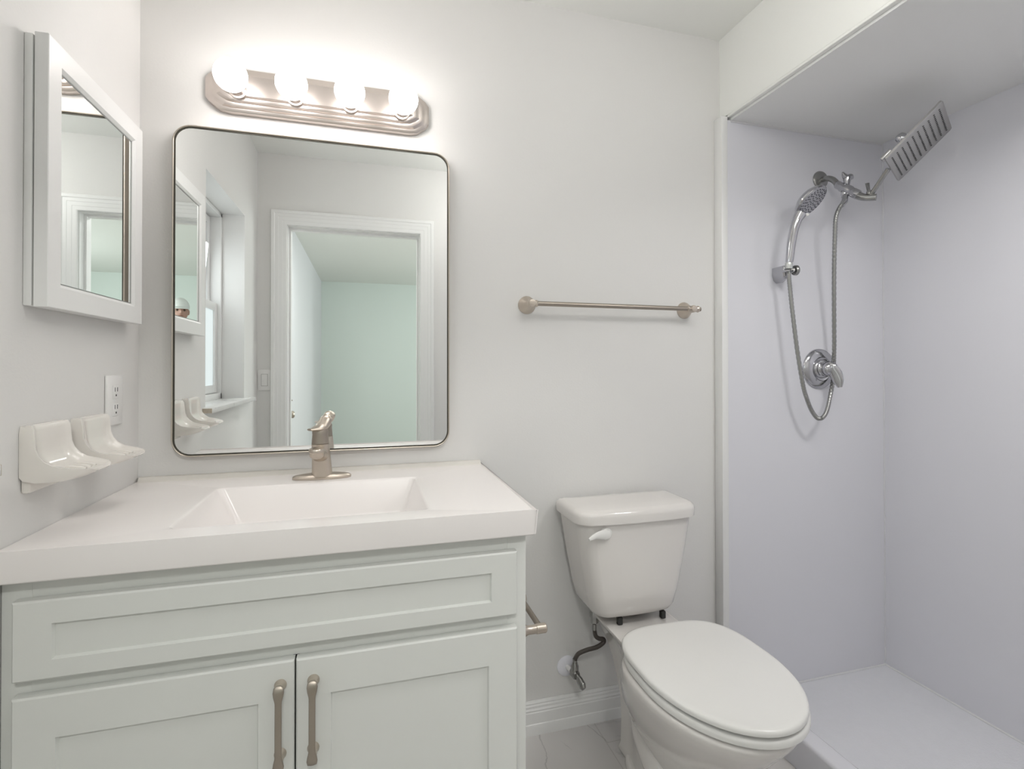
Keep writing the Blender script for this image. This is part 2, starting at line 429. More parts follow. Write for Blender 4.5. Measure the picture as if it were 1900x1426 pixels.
# ------------------------------------------------------------------ bathroom window (left wall), seen in the mirror
w1 = bpy.data.objects.new('window_1', None); COL.objects.link(w1); w1.location = (-0.12, (WY0+WY1)/2, WZ0); w1['kind'] = 'structure'
bm = BM()
X0, X1 = -0.19, -0.10
box(bm, X0, X1, WY0, WY0+.022, WZ0+.02, WZ1, .003); box(bm, X0, X1, WY1-.022, WY1, WZ0+.02, WZ1, .003)
box(bm, X0, X1, WY0, WY1, WZ1-.022, WZ1, .003); box(bm, X0, X1, WY0, WY1, WZ0+.02, WZ0+.05, .003)
obj('window_frame', bm, M['vinyl'], w1)
MZ = 1.47
def sash(name, xa, xb, z0, z1, glassmat, gname):
    bm = BM(); y0, y1 = WY0+.024, WY1-.024; s = .038
    box(bm, xa, xb, y0, y0+s, z0, z1, .003); box(bm, xa, xb, y1-s, y1, z0, z1, .003)
    box(bm, xa, xb, y0+s, y1-s, z1-s, z1, .003); box(bm, xa, xb, y0+s, y1-s, z0, z0+s, .003)
    so = obj(name, bm, M['vinyl'], w1)
    bm = BM(); box(bm, (xa+xb)/2-.003, (xa+xb)/2+.003, y0+s-.004, y1-s+.004, z0+s-.004, z1-s+.004)
    obj(gname, bm, glassmat, so)
sash('lower_sash', -0.140, -0.115, WZ0+.052, MZ+.04, M['frosted'], 'frosted_pane')
sash('upper_sash', -0.172, -0.147, MZ, WZ1-.024, M['glass'], 'clear_pane')
bm = BM(); box(bm, -0.145, -0.118, -0.98, -0.92, MZ+.04, MZ+.052, .003); obj('sash_lock', bm, M['nickel_dark'], w1)
# marble sill
bm = BM(); box(bm, -0.11, 0.034, WY0-.105, WY1+.036, WZ0+.002, WZ0+.022, .003); box(bm, 0.0, 0.033, WY1+.0355, WY1+.0375, WZ0+.003, WZ0+.021, .0008, 1, mi=1)
struct('trim_7', bm, M['sill'], mats=[M['sill'], M['rough_end']])
# neighbour's wall, outside the window
bm = BM(); box(bm, -2.6, -2.4, -4.5, 2.5, -0.5, 3.2)
struct('wall_outside', bm, M['outside'])

# ================================================================== VANITY
CX1 = 0.942; CY0 = -0.566; CZ = 0.891
van = empty('vanity_cabinet', (0.465, -0.28, 0), 'pale grey-green painted two-door vanity cabinet under the white sink top', 'cabinet')
FY = -0.536
bm = BM()
box(bm, 0.012, 0.030, FY+.019, -0.005, 0.09, 0.836); box(bm, 0.909, 0.9268, FY+.0185, -0.005, 0.0, 0.836)
box(bm, 0.031, 0.908, -0.012, -0.006, 0.11, 0.836); box(bm, 0.03, 0.909, -0.5, -0.01, 0.09, 0.105)
box(bm, 0.012, 0.030, -0.46, -0.005, 0, 0.089)
# face frame
box(bm, 0.002, 0.045, FY, FY+.018, 0.0, 0.838, .001); box(bm, 0.885, 0.927, FY, FY+.0181, 0.0, 0.838, .001)
box(bm, 0.045, 0.885, FY, FY+.018, 0.79, 0.838); box(bm, 0.045, 0.885, FY, FY+.018, 0.640, 0.690)
box(bm, 0.045, 0.885, FY, FY+.018, 0.09, 0.125); box(bm, 0.03, 0.909, -0.47, -0.455, 0.0, 0.09)
obj('body', bm, M['cabinet'], van)
def shaker(x0, x1, z0, z1, ins_x, ins_zt, ins_zb):
    """front with a recessed flat panel; front face at y=-0.556"""
    ya, yb, yp = -0.5565, -0.5375, -0.5495
    t = bmesh.new()
    def ring(pts, y): return [t.verts.new((x, y, z)) for x, z in pts]
    o_pts = [(x0, z0), (x1, z0), (x1, z1), (x0, z1)]
    e = .003
    oo = [(x0+e, z0+e), (x1-e, z0+e), (x1-e, z1-e), (x0+e, z1-e)]
    i_pts = [(x0+ins_x, z0+ins_zb), (x1-ins_x, z0+ins_zb), (x1-ins_x, z1-ins_zt), (x0+ins_x, z1-ins_zt)]
    q = .0025
    i2 = [(x0+ins_x+q, z0+ins_zb+q), (x1-ins_x-q, z0+ins_zb+q), (x1-ins_x-q, z1-ins_zt-q), (x0+ins_x+q, z1-ins_zt-q)]
    rows = [ring(o_pts, yb), ring(o_pts, ya+e), ring([((a+c)/2*1, (b+d)/2) for (a, b), (c, d) in zip(o_pts, oo)], ya+e*.3), ring(oo, ya), ring(i_pts, ya), ring(i2, yp)]
    for a, b in zip(rows, rows[1:]):
        for i in range(4):
            j = (i+1) % 4; t.faces.new((a[i], a[j], b[j], b[i]))
    t.faces.new(rows[0]); t.faces.new(rows[-1])
    bm = BM(); merge(bm, t); return bm
obj('drawer', shaker(0.026, 0.902, 0.672, 0.806, 0.056, 0.040, 0.033), M['cabinet'], van, smooth=25)
def handle_bm(x):
    yb = -0.5565; bms = BM(); L = []
    for z, w, t_, yo in ((.6165, .004, .0015, .0255), (.6135, .0085, .0025, .0275), (.606, .0098, .0032, .0290), (.598, .0085, .0030, .0300), (.590, .0064, .0026, .0305), (.586, .0060, .0025, .0305), (.540, .0060, .0025, .0310),
                         (.492, .0060, .0025, .0305), (.486, .0064, .0026, .0305), (.478, .0085, .0030, .0300), (.470, .0098, .0032, .0290), (.4625, .0085, .0025, .0275), (.4595, .004, .0015, .0255)):
        L.append([(x + w*math.copysign(abs(cos(a))**.6, cos(a)), yb - yo + .005 + t_*math.copysign(abs(sin(a))**.6, sin(a)), z - .004) for a in [2*pi*k/20 for k in range(20)]])
    loft(bms, L); return bms
def make_door(x0, x1, hx, name):
    d = obj('cabinet_door', shaker(x0, x1, 0.105, 0.645, 0.062, 0.072, 0.062), M['cabinet'], van, smooth=25)
    yb = -0.5565
    h = obj('handle', handle_bm(hx), M['nickel_dark'], d)
    h['label'] = 'brushed nickel bar pull'
    for z in (0.602, 0.474):
        bm = BM(); lathe(bm, [(0.0110, 0), (0.0110, .002), (.0085, .006), (.0076, .012), (.0080, .019), (.0075, .022), (0, .0225)], (hx, yb, z), (0, -1, 0), 20)
        obj('handle_post', bm, M['nickel'], h)
    return d
make_door(0.026, 0.4625, 0.4385, 'a')
make_door(0.4655, 0.902, 0.4965, 'b')
bm = BM(); box(bm, 0.4625-.004, 0.4655+.004, -0.5374, -0.5362, 0.11, 0.645); obj('gap_shadow_strip', bm, M['dark'], van)

# solid-surface top with integral ramped basin
def vanity_top():
    t = bmesh.new()
    x0, x1, y0, y1, z0, z1 = 0.001, CX1, CY0, -0.001, 0.840, CZ
    # outer shell
    outer = [(x0, y0), (x1, y0), (x1, y1), (x0, y1)]
    rim = [(0.231, -0.487), (0.722, -0.487), (0.722, -0.152), (0.231, -0.152)]
    flo = [(0.281, -0.445), (0.689, -0.445), (0.689, -0.172), (0.281, -0.172)]
    top = [t.verts.new((x, y, z1)) for x, y in outer]
    bot = [t.verts.new((x, y, z0)) for x, y in outer]
    r = [t.verts.new((x, y, z1)) for x, y in rim]
    f = [t.verts.new((x, y, 0.793)) for x, y in flo]
    # underside of bowl
    r2 = [t.verts.new((x+dx, y+dy, z0)) for (x, y), (dx, dy) in zip(rim, ((-.012, -.012), (.012, -.012), (.012, .012), (-.012, .012)))]
    f2 = [t.verts.new((x+dx, y+dy, 0.780)) for (x, y), (dx, dy) in zip(flo, ((-.012, -.012), (.012, -.012), (.012, .012), (-.012, .012)))]
    vert_edges = []
    for i in range(4):
        j = (i+1) % 4
        t.faces.new((top[i], top[j], bot[j], bot[i]))
        t.faces.new((top[i], top[j], r[j], r[i]))
        t.faces.new((r[i], r[j], f[j], f[i]))
        t.faces.new((bot[i], bot[j], r2[j], r2[i]))
        t.faces.new((r2[i], r2[j], f2[j], f2[i]))
    t.faces.new(f); t.faces.new(f2)
    t.edges.ensure_lookup_table()
    def E(a, b): return t.edges.get((a, b))
    soft = [E(r[i], f[i]) for i in range(4)] + [E(f[i], f[(i+1) % 4]) for i in range(4)]
    bmesh.ops.bevel(t, geom=soft, offset=0.014, segments=4, profile=0.5, affect='EDGES')
    rimE = [e for e in t.edges if all(abs(v.co.z-z1) < 1e-5 for v in e.verts) and all(0.22 < v.co.x < 0.73 and -0.5 < v.co.y < -0.14 for v in e.verts)]
    bmesh.ops.bevel(t, geom=rimE, offset=0.0045, segments=3, profile=0.5, affect='EDGES')
    oE = [e for e in t.edges if all((abs(v.co.x-x1) < 1e-5 or abs(v.co.y-y0) < 1e-5) for v in e.verts) and e.calc_length() > .02]
    bmesh.ops.bevel(t, geom=oE, offset=0.004, segments=3, profile=0.5, affect='EDGES')
    bm = BM(); merge(bm, t)
    return bm
vt = empty('sink_countertop', (0.47, -0.28, 0.84), 'white solid-surface vanity top with a long rectangular sloped basin', 'sink')
obj('countertop', vanity_top(), M['solid'], vt)
bm = BM()
loft(bm, [[(x, -0.0005, CZ-.0005), (x, -0.024, CZ-.0005), (x, -0.019, CZ+.003), (x, -0.0155, CZ+.009), (x, -0.012, CZ+.0115), (x, -0.0005, CZ+.0115)] for x in (0.0055, CX1-.002)])
obj('back_lip', bm, M['caulk'], vt, label='low cream lip along the wall')
bm = BM()
lathe(bm, [(0.022, 0), (.022, .002), (.018, .003), (.006, .0035), (0, .0035)], (0.475, -0.30, 0.7932), (0, 0, 1))
obj('drain', bm, M['nickel'], vt)

# faucet
fa = empty('basin_faucet', (0.473, -0.095, CZ), 'brushed nickel single-lever faucet standing behind the basin', 'faucet')
bm = BM()
def oval(cx, cy, z, a, b, n=40, p=2.2):
    out = []
    for k in range(n):
        t = 2*pi*k/n; c, s = cos(t), sin(t)
        out.append((cx + a*math.copysign(abs(c)**(2/p), c), cy + b*math.copysign(abs(s)**(2/p), s), z))
    return out
z0 = CZ+.0003
loft(bm, [oval(.474, -.093, z0, .0765, .0285), oval(.474, -.093, z0+.005, .0770, .0290), oval(.474, -.093, z0+.009, .072, .0255), oval(.474, -.093, z0+.012, .055, .021), oval(.474, -.093, z0+.0135, .030, .018)])
obj('base_plate', bm, M['nickel'], fa)
bm = BM()
secs = [(z0+.004, .0275, .0255, -.095, .474), (z0+.02, .0262, .0245, -.095, .474), (z0+.05, .0245, .023, -.096, .4725), (z0+.075, .0235, .022, -.098, .471), (z0+.096, .0225, .021, -.100, .470)]
loft(bm, [oval(x, yc, z, a, b, 40, 2.8) for z, a, b, yc, x in secs])
obj('body', bm, M['nickel'], fa)
bm = BM()
tube(bm, [(.470, -.100, .953), (.469, -.120, .960), (.467, -.142, .968), (.4655, -.160, .966)], [(.0235, .019), (.0225, .0175), (.020, .0155), (.0185, .0125)], 24, smooth=5)
lathe(bm, [(0, .003), (.0175, .002), (.0200, -.002), (.0200, -.007), (.0175, -.010), (.0170, -.019), (.0155, -.0195), (.0125, -.017), (0, -.016)], (.4655, -.156, .981), (0, -.1, 1), 28)
obj('spout', bm, M['nickel'], fa)
bm = BM()
lathe(bm, [(.0215, 0), (.0222, .001), (.0218, .010), (.0205, .026), (.0212, .034), (.019, .040), (.010, .043), (0, .0435)], (.4695, -.101, .987), (0, 0.04, 1), 32)
obj('cartridge_cap', bm, M['nickel_dark'], fa)
bm = BM()
tube(bm, [(.444, -.127, 1.029), (.454, -.119, 1.029), (.466, -.107, 1.031), (.474, -.098, 1.036), (.480, -.091, 1.044), (.4835, -.086, 1.052), (.485, -.083, 1.058), (.486, -.081, 1.061)],
     [(.010, .0030), (.0165, .0050), (.0205, .0090), (.0205, .0135), (.0190, .0155), (.0185, .0155), (.0150, .0125), (.005, .005)], 24, smooth=5)
obj('lever', bm, M['nickel'], fa)

# ================================================================== SOAP DISHES
def soap_dish(yc, w, label, top=1.098):
    root = empty('soap_dish', (0, yc, 1.0), label, 'soap dish', 'ceramic soap dishes on the left wall')
    xs = []
    # (top surface x,z), (under x,z), half width factor, rim height
    prof = [((.012, top), (.0005, top-.001), .93, 0), ((.0165, top-.002), (.0005, top-.004), .96, .001), ((.019, top-.010), (.0005, top-.014), 1, .002), ((.0195, top-.030), (.0005, top-.034), 1, .003),
            ((.020, top-.046), (.0005, top-.055), 1, .004), ((.023, top-.060), (.0005, top-.075), 1, .0055), ((.030, top-.072), (.0010, top-.092), 1, .007), ((.041, top-.0805), (.006, top-.099), 1, .008),
            ((.055, top-.085), (.024, top-.1035), .99, .007), ((.070, top-.087), (.045, top-.104), .95, .006), ((.083, top-.0875), (.066, top-.1025), .88, .0045), ((.094, top-.0875), (.082, top-.0995), .76, .003), ((.101, top-.0875), (.093, top-.096), .60, .0015), ((.104, top-.090), (.100, top-.093), .40, 0)]
    V = [-1, -.97, -.9, -.82, -.7, -.4, 0, .4, .7, .82, .9, .97, 1]
    loops = []
    for (tx, tz), (bx, bz), wf, rh in prof:
        hw = w/2*wf
        up = []
        for v in V:
            r = 1.35*rh*(1.0 if abs(v) > .85 and abs(v) < .99 else (.5 if abs(v) > .78 else 0)) 
            if abs(v) == 1: r = rh*.1
            nx, nz = (.8, .6) if tx < .045 else (.0, 1.0)
            up.append((tx + nx*r - (.004 if abs(v) == 1 else 0), yc + v*hw, tz + nz*r - (.003 if abs(v) == 1 else 0)))
        dn = [(bx, yc + v*hw*.96, bz) for v in reversed(V)]
        loops.append(up + dn)
    bm = BM(); loft(bm, loops)
    o = obj('dish_body', bm, M['ceramic'], root, smooth=50)
    bm = BM()
    for k in (-1, 0, 1):
        tube(bm, [(.050, yc+k*.020, top-.0865), (.058, yc+k*.020, top-.0835), (.074, yc+k*.018, top-.0855), (.082, yc+k*.018, top-.0885)], .0035, 10, smooth=4)
    obj('drain_rib', bm, M['ceramic'], root)
    bm = BM(); box(bm, .0005, .014, yc-w*.44, yc+w*.44, top-.122, top-.088, .004); obj('mounting_base', bm, M['ceramic'], root)
    return root
soap_dish(-0.432, 0.124, 'cream ceramic soap dish on the left wall, the one farther from the outlet', 1.094)
soap_dish(-0.270, 0.124, 'cream ceramic soap dish on the left wall, directly below the outlet', 1.092)

# outlet
ou = empty('wall_outlet', (0, -0.146, 1.118), 'white duplex outlet plate on the left wall above the soap dishes', 'outlet')
bm = BM(); box(bm, 0.0003, 0.0062, -0.186, -0.106, 1.058, 1.178, .0022, 2); obj('cover_plate', bm, M['plate'], ou)
for zc in (1.138, 1.096):
    bm = BM(); box(bm, .005, .0078, -.161, -.131, zc-.0165, zc+.0165, .002)
    r = obj('receptacle', bm, M['plate'], ou)
    bm = BM()
    box(bm, .0076, .0082, -.153, -.151, zc+.001, zc+.011); box(bm, .0076, .0082, -.141, -.1385, zc+.001, zc+.011)
    lathe(bm, [(.0026, 0), (.0026, .0006), (0, .0007)], (.0076, -.146, zc-.008), (1, 0, 0), 12)
    obj('slots', bm, M['black_rubber'], r)
bm = BM(); lathe(bm, [(.003, 0), (.003, .001), (0, .0012)], (.006, -.146, 1.117), (1, 0, 0), 12); obj('screw', bm, M['plate'], ou)

# light switch on the door wall
sw = empty('light_switch', (0.040, YD, 1.126), 'white rocker light switch beside the door casing, seen in the mirror', 'switch')
bm = BM(); box(bm, .004, .074, YD+.0003, YD+.006, 1.068, 1.184, .002); obj('cover_plate', bm, M['plate'], sw)
bm = BM(); box(bm, .022, .056, YD+.004, YD+.0072, 1.092, 1.160, .001); obj('rocker_surround', bm, mat('switch_groove', (.45, .45, .44), .5), sw)
bm = BM(); box(bm, .024, .054, YD+.005, YD+.0105, 1.094, 1.158, .002); obj('rocker', bm, M['plate'], sw)

# ================================================================== MEDICINE CABINET
mc = empty('medicine_cabinet', (0, -0.28, 1.31), 'white framed mirrored medicine cabinet on the left wall', 'cabinet')
bm = BM(); box(bm, 0.0003, 0.0135, -0.484, -0.082, 1.309, 1.801, .002); obj('cabinet_box', bm, M['trim'], mc)
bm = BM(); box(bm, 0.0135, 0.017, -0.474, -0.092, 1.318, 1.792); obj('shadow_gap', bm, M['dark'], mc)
y0, y1, z0, z1 = -0.484, -0.083, 1.3075, 1.8045
bm = BM(); t = bmesh.new()
def rg(i, x): return [t.verts.new((x, a, b)) for a, b in ((y0+i, z0+i), (y1-i, z0+i), (y1-i, z1-i), (y0+i, z1-i))]
rows = [rg(.004, .0165), rg(0, .0165), rg(0, .0365), rg(.0012, .0377), rg(.0405, .0377), rg(.0470, .0325), rg(.0475, .0300)]
for a, b in zip(rows, rows[1:]):
    for i in range(4): t.faces.new((a[i], a[(i+1) % 4], b[(i+1) % 4], b[i]))
t.faces.new(rows[0]); t.faces.new(rows[-1]); merge(bm, t)
cd = obj('mirror_door', bm, M['trim'], mc, smooth=20)
bm = BM(); box(bm, .0301, .0306, y0+.0478, y1-.0478, z0+.0478, z1-.0478)
cm_ = obj('mirror_glass', bm, M['mirror'], cd, label='clear mirror glass')
bm = BM()
i = .0478
for (a, b, c, d) in ((y0+i, y0+i+.002, z0+i, z1-i), (y1-i-.002, y1-i, z0+i, z1-i), (y0+i, y1-i, z0+i, z0+i+.002), (y0+i, y1-i, z1-i-.002, z1-i)):
    box(bm, .0303, .0309, a, b, c, d)
obj('mirror_edge', bm, mat('silvered_edge', (.25, .26, .25), .3), cd)

# ================================================================== WALL MIRROR
wm = empty('wall_mirror', (0.463, 0, 0.955), 'large rounded-corner wall mirror with thin metal frame above the vanity', 'mirror')
MX0, MX1, MZ0, MZ1 = 0.0845, 0.8395, 0.953, 1.860
def ringbm(prof, n=8):
    """prof: list of (inset, y) closed loop swept around the rounded rectangle"""
    t = bmesh.new(); rows = []
    for ins, y in prof:
        rows.append([t.verts.new((x, y, z)) for x, z in rrect(MX0+ins, MX1-ins, MZ0+ins, MZ1-ins, .047-ins, n)])
    m = len(rows); k = len(rows[0])
    for a in range(m):
        b = (a+1) % m
        for i in range(k):
            j = (i+1) % k; t.faces.new((rows[a][i], rows[a][j], rows[b][j], rows[b][i]))
    bm = BM(); merge(bm, t); return bm
obj('frame', ringbm([(0, -.0005), (0, -.024), (.0006, -.0250), (.0030, -.0250), (.0036, -.0244), (.0036, -.0005)]), M['nickel'], wm, smooth=50)
obj('inner_gap_shade', ringbm([(.0037, -.0005), (.0037, -.0222), (.0072, -.0222), (.0072, -.0005)]), M['gap_shade'], wm, smooth=50, label='dark ring standing in for the shadow gap inside the frame')  # dark-coloured ring stands in for the shade between glass and frame
bm = BM(); loft(bm, [[(x, y, z) for x, z in rrect(MX0+.0073, MX1-.0073, MZ0+.0073, MZ1-.0073, .0397, 8)] for y in (-.010, -.0205)])
obj('mirror_glass', bm, M['mirror'], wm, label='silvered mirror glass')
bm = BM(); loft(bm, [[(x, y, z) for x, z in rrect(MX0+.0075, MX1-.0075, MZ0+.0075, MZ1-.0075, .0395, 8)] for y in (-.001, -.0098)])
obj('backing', bm, M['dark'], wm)

# ================================================================== VANITY LIGHT
vl = empty('vanity_light', (0.469, 0, 1.97), 'four-globe brushed nickel light bar above the wall mirror', 'lamp')
LX0, LX1, LZ0, LZ1 = 0.162, 0.776, 1.912, 2.036
def octo(ins_x, ins_z, y):
    x0, x1, z0, z1 = LX0+ins_x, LX1-ins_x, LZ0+ins_z, LZ1-ins_z
    c = max(.036 - ins_z*.75, .010); cx = max(.058 - ins_x*.35, .03)
    pts = [(x0, z0+c), (x0+.010, z0+c*.62), (x0+cx*.6, z0+c*.12), (x0+cx, z0), (x1-cx, z0), (x1-cx*.6, z0+c*.12), (x1-.010, z0+c*.62), (x1, z0+c),
           (x1, z1-c), (x1-.010, z1-c*.62), (x1-cx*.6, z1-c*.12), (x1-cx, z1), (x0+cx, z1), (x0+cx*.6, z1-c*.12), (x0+.010, z1-c*.62), (x0, z1-c)]
    return [(x, y, z) for x, z in pts]
bm = BM()
loft(bm, [octo(0, 0, -.0005), octo(0, 0, -.018), octo(.002, .002, -.020), octo(.010, .010, -.0225), octo(.020, .0115, -.0290), octo(.022, .0135, -.0305), octo(.030, .0205, -.0325), octo(.040, .0220, -.0400), octo(.042, .0240, -.0415),
          octo(.050, .0310, -.0435), octo(.060, .0325, -.0505), octo(.063, .0345, -.0520)])
obj('back_bar', bm, M['fixture'], vl, smooth=28)
for x in (0.251, 0.3975, 0.5465, 0.692):
    bm = BM(); lathe(bm, [(.0225, 0), (.0235, .002), (.0235, .006), (.019, .008), (.0185, .030), (.0195, .032), (.0195, .036), (.016, .037), (0, .037)], (x, -.0518, 1.957), (0, -1, 0), 28)
    s = obj('socket', bm, M['fixture'], vl)
    bm = BM()
    prof = [(.0135, .030), (.0145, .036)]
    rb, cyb = .0408, .078
    for k in range(3, 19):
        a = pi*k/18; prof.append((max(rb*sin(a), 0) if k < 18 else 0, cyb - rb*cos(a)))
    lathe(bm, prof, (x, -.0518, 1.957), (0, -1, 0), 32)
    b = obj('globe_bulb', bm, M['bulb'], s, smooth=60)

# ================================================================== TOWEL BAR
tb = empty('towel_bar', (1.40, 0, 1.40), 'brushed nickel towel bar on the wall above the toilet', 'towel bar')
TZ = 1.401
for x in (1.098, 1.692):
    bm = BM(); lathe(bm, [(.0295, 0), (.0295, .003), (.0275, .006), (.016, .028), (.0115, .036), (.0110, .040), (.0125, .042), (.0125, .060), (.011, .064), (0, .066)], (x, -.0003, TZ), (0, -1, 0), 32)
    obj('post', bm, M['nickel'], tb)
bm = BM(); tube(bm, [(1.104, -.0525, TZ), (1.722, -.0525, TZ)], .0078, 20)
obj('bar', bm, M['nickel_dark'], tb)
for xa, xb in ((1.088, 1.118), (1.668, 1.716)):
    bm = BM(); lathe(bm, [(0, 0), (.009, .0005), (.0115, .002), (.0118, .006), (.0105, .008), (.0105, (xb-xa)-.006), (.0118, (xb-xa)-.004), (.0100, (xb-xa))], (xa, -.0525, TZ), (1, 0, 0), 24)
    obj('end_collar', bm, M['nickel'], tb)

# toilet paper holder on the vanity's side
tp = empty('toilet_paper_holder', (0.927, -0.38, 0.60), 'brushed nickel paper holder on the vanity side beside the toilet', 'paper holder')
for y in (-0.462, -0.30):
    bm = BM(); lathe(bm, [(.024, 0), (.024, .003), (.022, .006), (.013, .020), (.0100, .028), (.0100, .047), (.0112, .048), (.0112, .070), (.009, .073), (0, .074)], (.9275, y, .585), (1, 0, 0), 28)
    obj('post', bm, M['nickel'], tp)
bm = BM(); tube(bm, [(.985, -.462, .588), (.985, -.300, .588)], .0068, 16); obj('roller_bar', bm, M['nickel_dark'], tp)

# ================================================================== TOILET
to = empty('toilet', (1.41, -0.35, 0), 'white two-piece elongated toilet with lid closed, beside the shower', 'toilet')
TX = 1.417
def sstep(a, b, t):
    t = min(max((t-a)/(b-a), 0), 1); return t*t*(3-2*t)
def egg(xc, z, yb, yf, hw, n=28, pw=2.0, wide=0.40, rb=2.6):
    """elongated outline: widest at `wide` of the length from the back; blunter at the back"""
    out = []
    L = yb - yf; yw = yb - L*wide
    for k in range(n*2):
        t = 2*pi*k/(2*n); c, s = cos(t), sin(t)      # s: +1 back, -1 front
        if s >= 0: y = yw + (yb-yw)*abs(s)**(2/rb); x = xc + hw*math.copysign(abs(c)**(2/rb), c)
        else: y = yw + (yf-yw)*abs(s)**(2/pw); x = xc + hw*math.copysign(abs(c)**(2/pw), c)
        out.append((x, y, z))
    return out
def bowl_section(z, yb, yf, hw, dhw, ydeck):
    """egg bowl blended with the narrower deck that runs back under the tank"""
    n = 30; L = []
    yw = yb - (yb-yf)*.42
    ys = [ydeck + (yf-ydeck)*(0.5-0.5*cos(pi*k/n)) for k in range(n+1)]
    def h(y):
        if y > yw: e = hw*max(0, 1-((y-yw)/(yb-yw))**2.4)**(1/2.4) if y < yb else 0
        else: e = hw*max(0, 1-((yw-y)/(yw-yf))**2.05)**(1/2.05)
        d = dhw*(1-sstep(yb-.02, yw, y)) if True else dhw
        d = dhw if y > yw else 0
        k = .02
        if y <= yw: return e
        m = max(e, d) + max(0, k-abs(e-d))**2/(4*k)
        return m
    right = []; left = []
    for i, y in enumerate(ys):
        w = h(y)
        if i == 0: w = dhw*.93
        if i == n: w = .002
        right.append((TX+w, y, z)); left.append((TX-w, y, z))
    return right + list(reversed(left))
bm = BM()
S = [(0.0, -.20, -.52, .072, .060, -.150), (.012, -.20, -.525, .078, .066, -.145), (.03, -.20, -.52, .073, .060, -.15), (.10, -.19, -.50, .072, .055, -.145), (.17, -.19, -.52, .088, .056, -.14), (.22, -.195, -.565, .112, .060, -.125),
     (.27, -.205, -.625, .140, .066, -.11), (.32, -.22, -.675, .160, .078, -.09), (.36, -.24, -.705, .174, .092, -.065), (.385, -.262, -.724, .182, .108, -.045), (.397, -.268, -.729, .184, .116, -.040), (.4035, -.270, -.727, .182, .116, -.041), (.406, -.274, -.720, .175, .110, -.045)]
loft(bm, [bowl_section(*[z, yb, yf, hw, dh, yd]) for z, yb, yf, hw, dh, yd in S])
# trapway bulge on each side of the foot
for s in (-1, 1):
    tube(bm, [(TX+s*.040, -.245, .20), (TX+s*.052, -.30, .155), (TX+s*.056, -.375, .115), (TX+s*.048, -.44, .06), (TX+s*.035, -.48, .0)], [.035, .045, .046, .045, .04], 20, smooth=5)
obj('bowl', bm, M['porcelain'], to, smooth=60)
# floor flange lip
bm = BM(); loft(bm, [egg(TX, 0.0003, -.155, -.56, .088), egg(TX, .018, -.157, -.558, .086), egg(TX, .026, -.165, -.55, .078)])
obj('foot', bm, M['porcelain'], to, smooth=50)
def slab(name, z0, z1, yb, yf, hw, ins, m, taper=0.0):
    bm = BM(); h = z1-z0
    L = [egg(TX+.014, z0, yb-ins, yf+ins, hw-ins, wide=.46, rb=3.3), egg(TX+.014, z0+.002, yb, yf, hw, wide=.46, rb=3.3), egg(TX+.014, z1-h*.45, yb, yf, hw, wide=.46, rb=3.3),
         egg(TX+.014, z1-h*.18, yb-.002, yf+.002, hw-.002, wide=.46, rb=3.3), egg(TX+.014, z1-h*.03, yb-.006, yf+.006, hw-.006, wide=.46, rb=3.3), egg(TX+.014, z1+taper, yb-.016, yf+.016, hw-.016, wide=.46, rb=3.3)]
    loft(bm, L); return obj(name, bm, m, to, smooth=50)
slab('seat', .4085, .4265, -.283, -.735, .1865, .010, M['seat'])
slab('lid', .4315, .4460, -.268, -.733, .185, .014, M['seat'], .0005)
bm = BM()
bm.free()
for s in (-1, 1):
    bm = BM(); box(bm, TX+.006+s*.078-.020, TX+.006+s*.078+.020, -.285, -.262, .4055, .430, .006, 3)
    obj('hinge', bm, M['seat'], to)
# tank
def tank_sec(z, hw, yb, yf, bow, r):
    """rounded rectangle with bowed front"""
    xc = 1.398; out = []; n = 8
    def corner(cx, cy, a0, rr):
        return [(cx + rr*cos(R(a0+90*k/n)), cy + rr*sin(R(a0+90*k/n))) for k in range(n+1)]
    rb = .012
    pts = corner(xc+hw-rb, yb-rb, 0, rb) + corner(xc-hw+rb, yb-rb, 90, rb) + corner(xc-hw+r, yf+r, 180, r)
    m = 10
    for k in range(1, m):
        x = xc-hw+r + (2*hw-2*r)*k/m; pts.append((x, yf))
    pts += corner(xc+hw-r, yf+r, 270, r)
    for x, y in pts:
        f = 1-((x-xc)/hw)**2
        yy = y - bow*f if y < (yb+yf)/2 else y
        out.append((x, yy, z))
    return out
bm = BM()
loft(bm, [tank_sec(.428, .112, -.050, -.155, .010, .030), tank_sec(.430, .122, -.040, -.168, .010, .035), tank_sec(.438, .132, -.032, -.180, .010, .038), tank_sec(.455, .143, -.028, -.187, .012, .040), tank_sec(.50, .155, -.026, -.190, .013, .040), tank_sec(.60, .175, -.024, -.196, .014, .042),
          tank_sec(.70, .191, -.022, -.200, .015, .043), tank_sec(.728, .195, -.022, -.201, .015, .043)])
obj('tank', bm, M['porcelain'], to, smooth=50)
bm = BM()
loft(bm, [tank_sec(.7285, .203, -.018, -.209, .015, .048), tank_sec(.7300, .207, -.016, -.213, .015, .050), tank_sec(.752, .208, -.016, -.214, .015, .050), tank_sec(.762, .205, -.019, -.211, .015, .049), tank_sec(.768, .198, -.026, -.204, .014, .046), tank_sec(.7705, .186, -.038, -.190, .012, .040), tank_sec(.7715, .12, -.06, -.15, .008, .030)])
obj('tank_lid', bm, M['porcelain'], to, smooth=60)
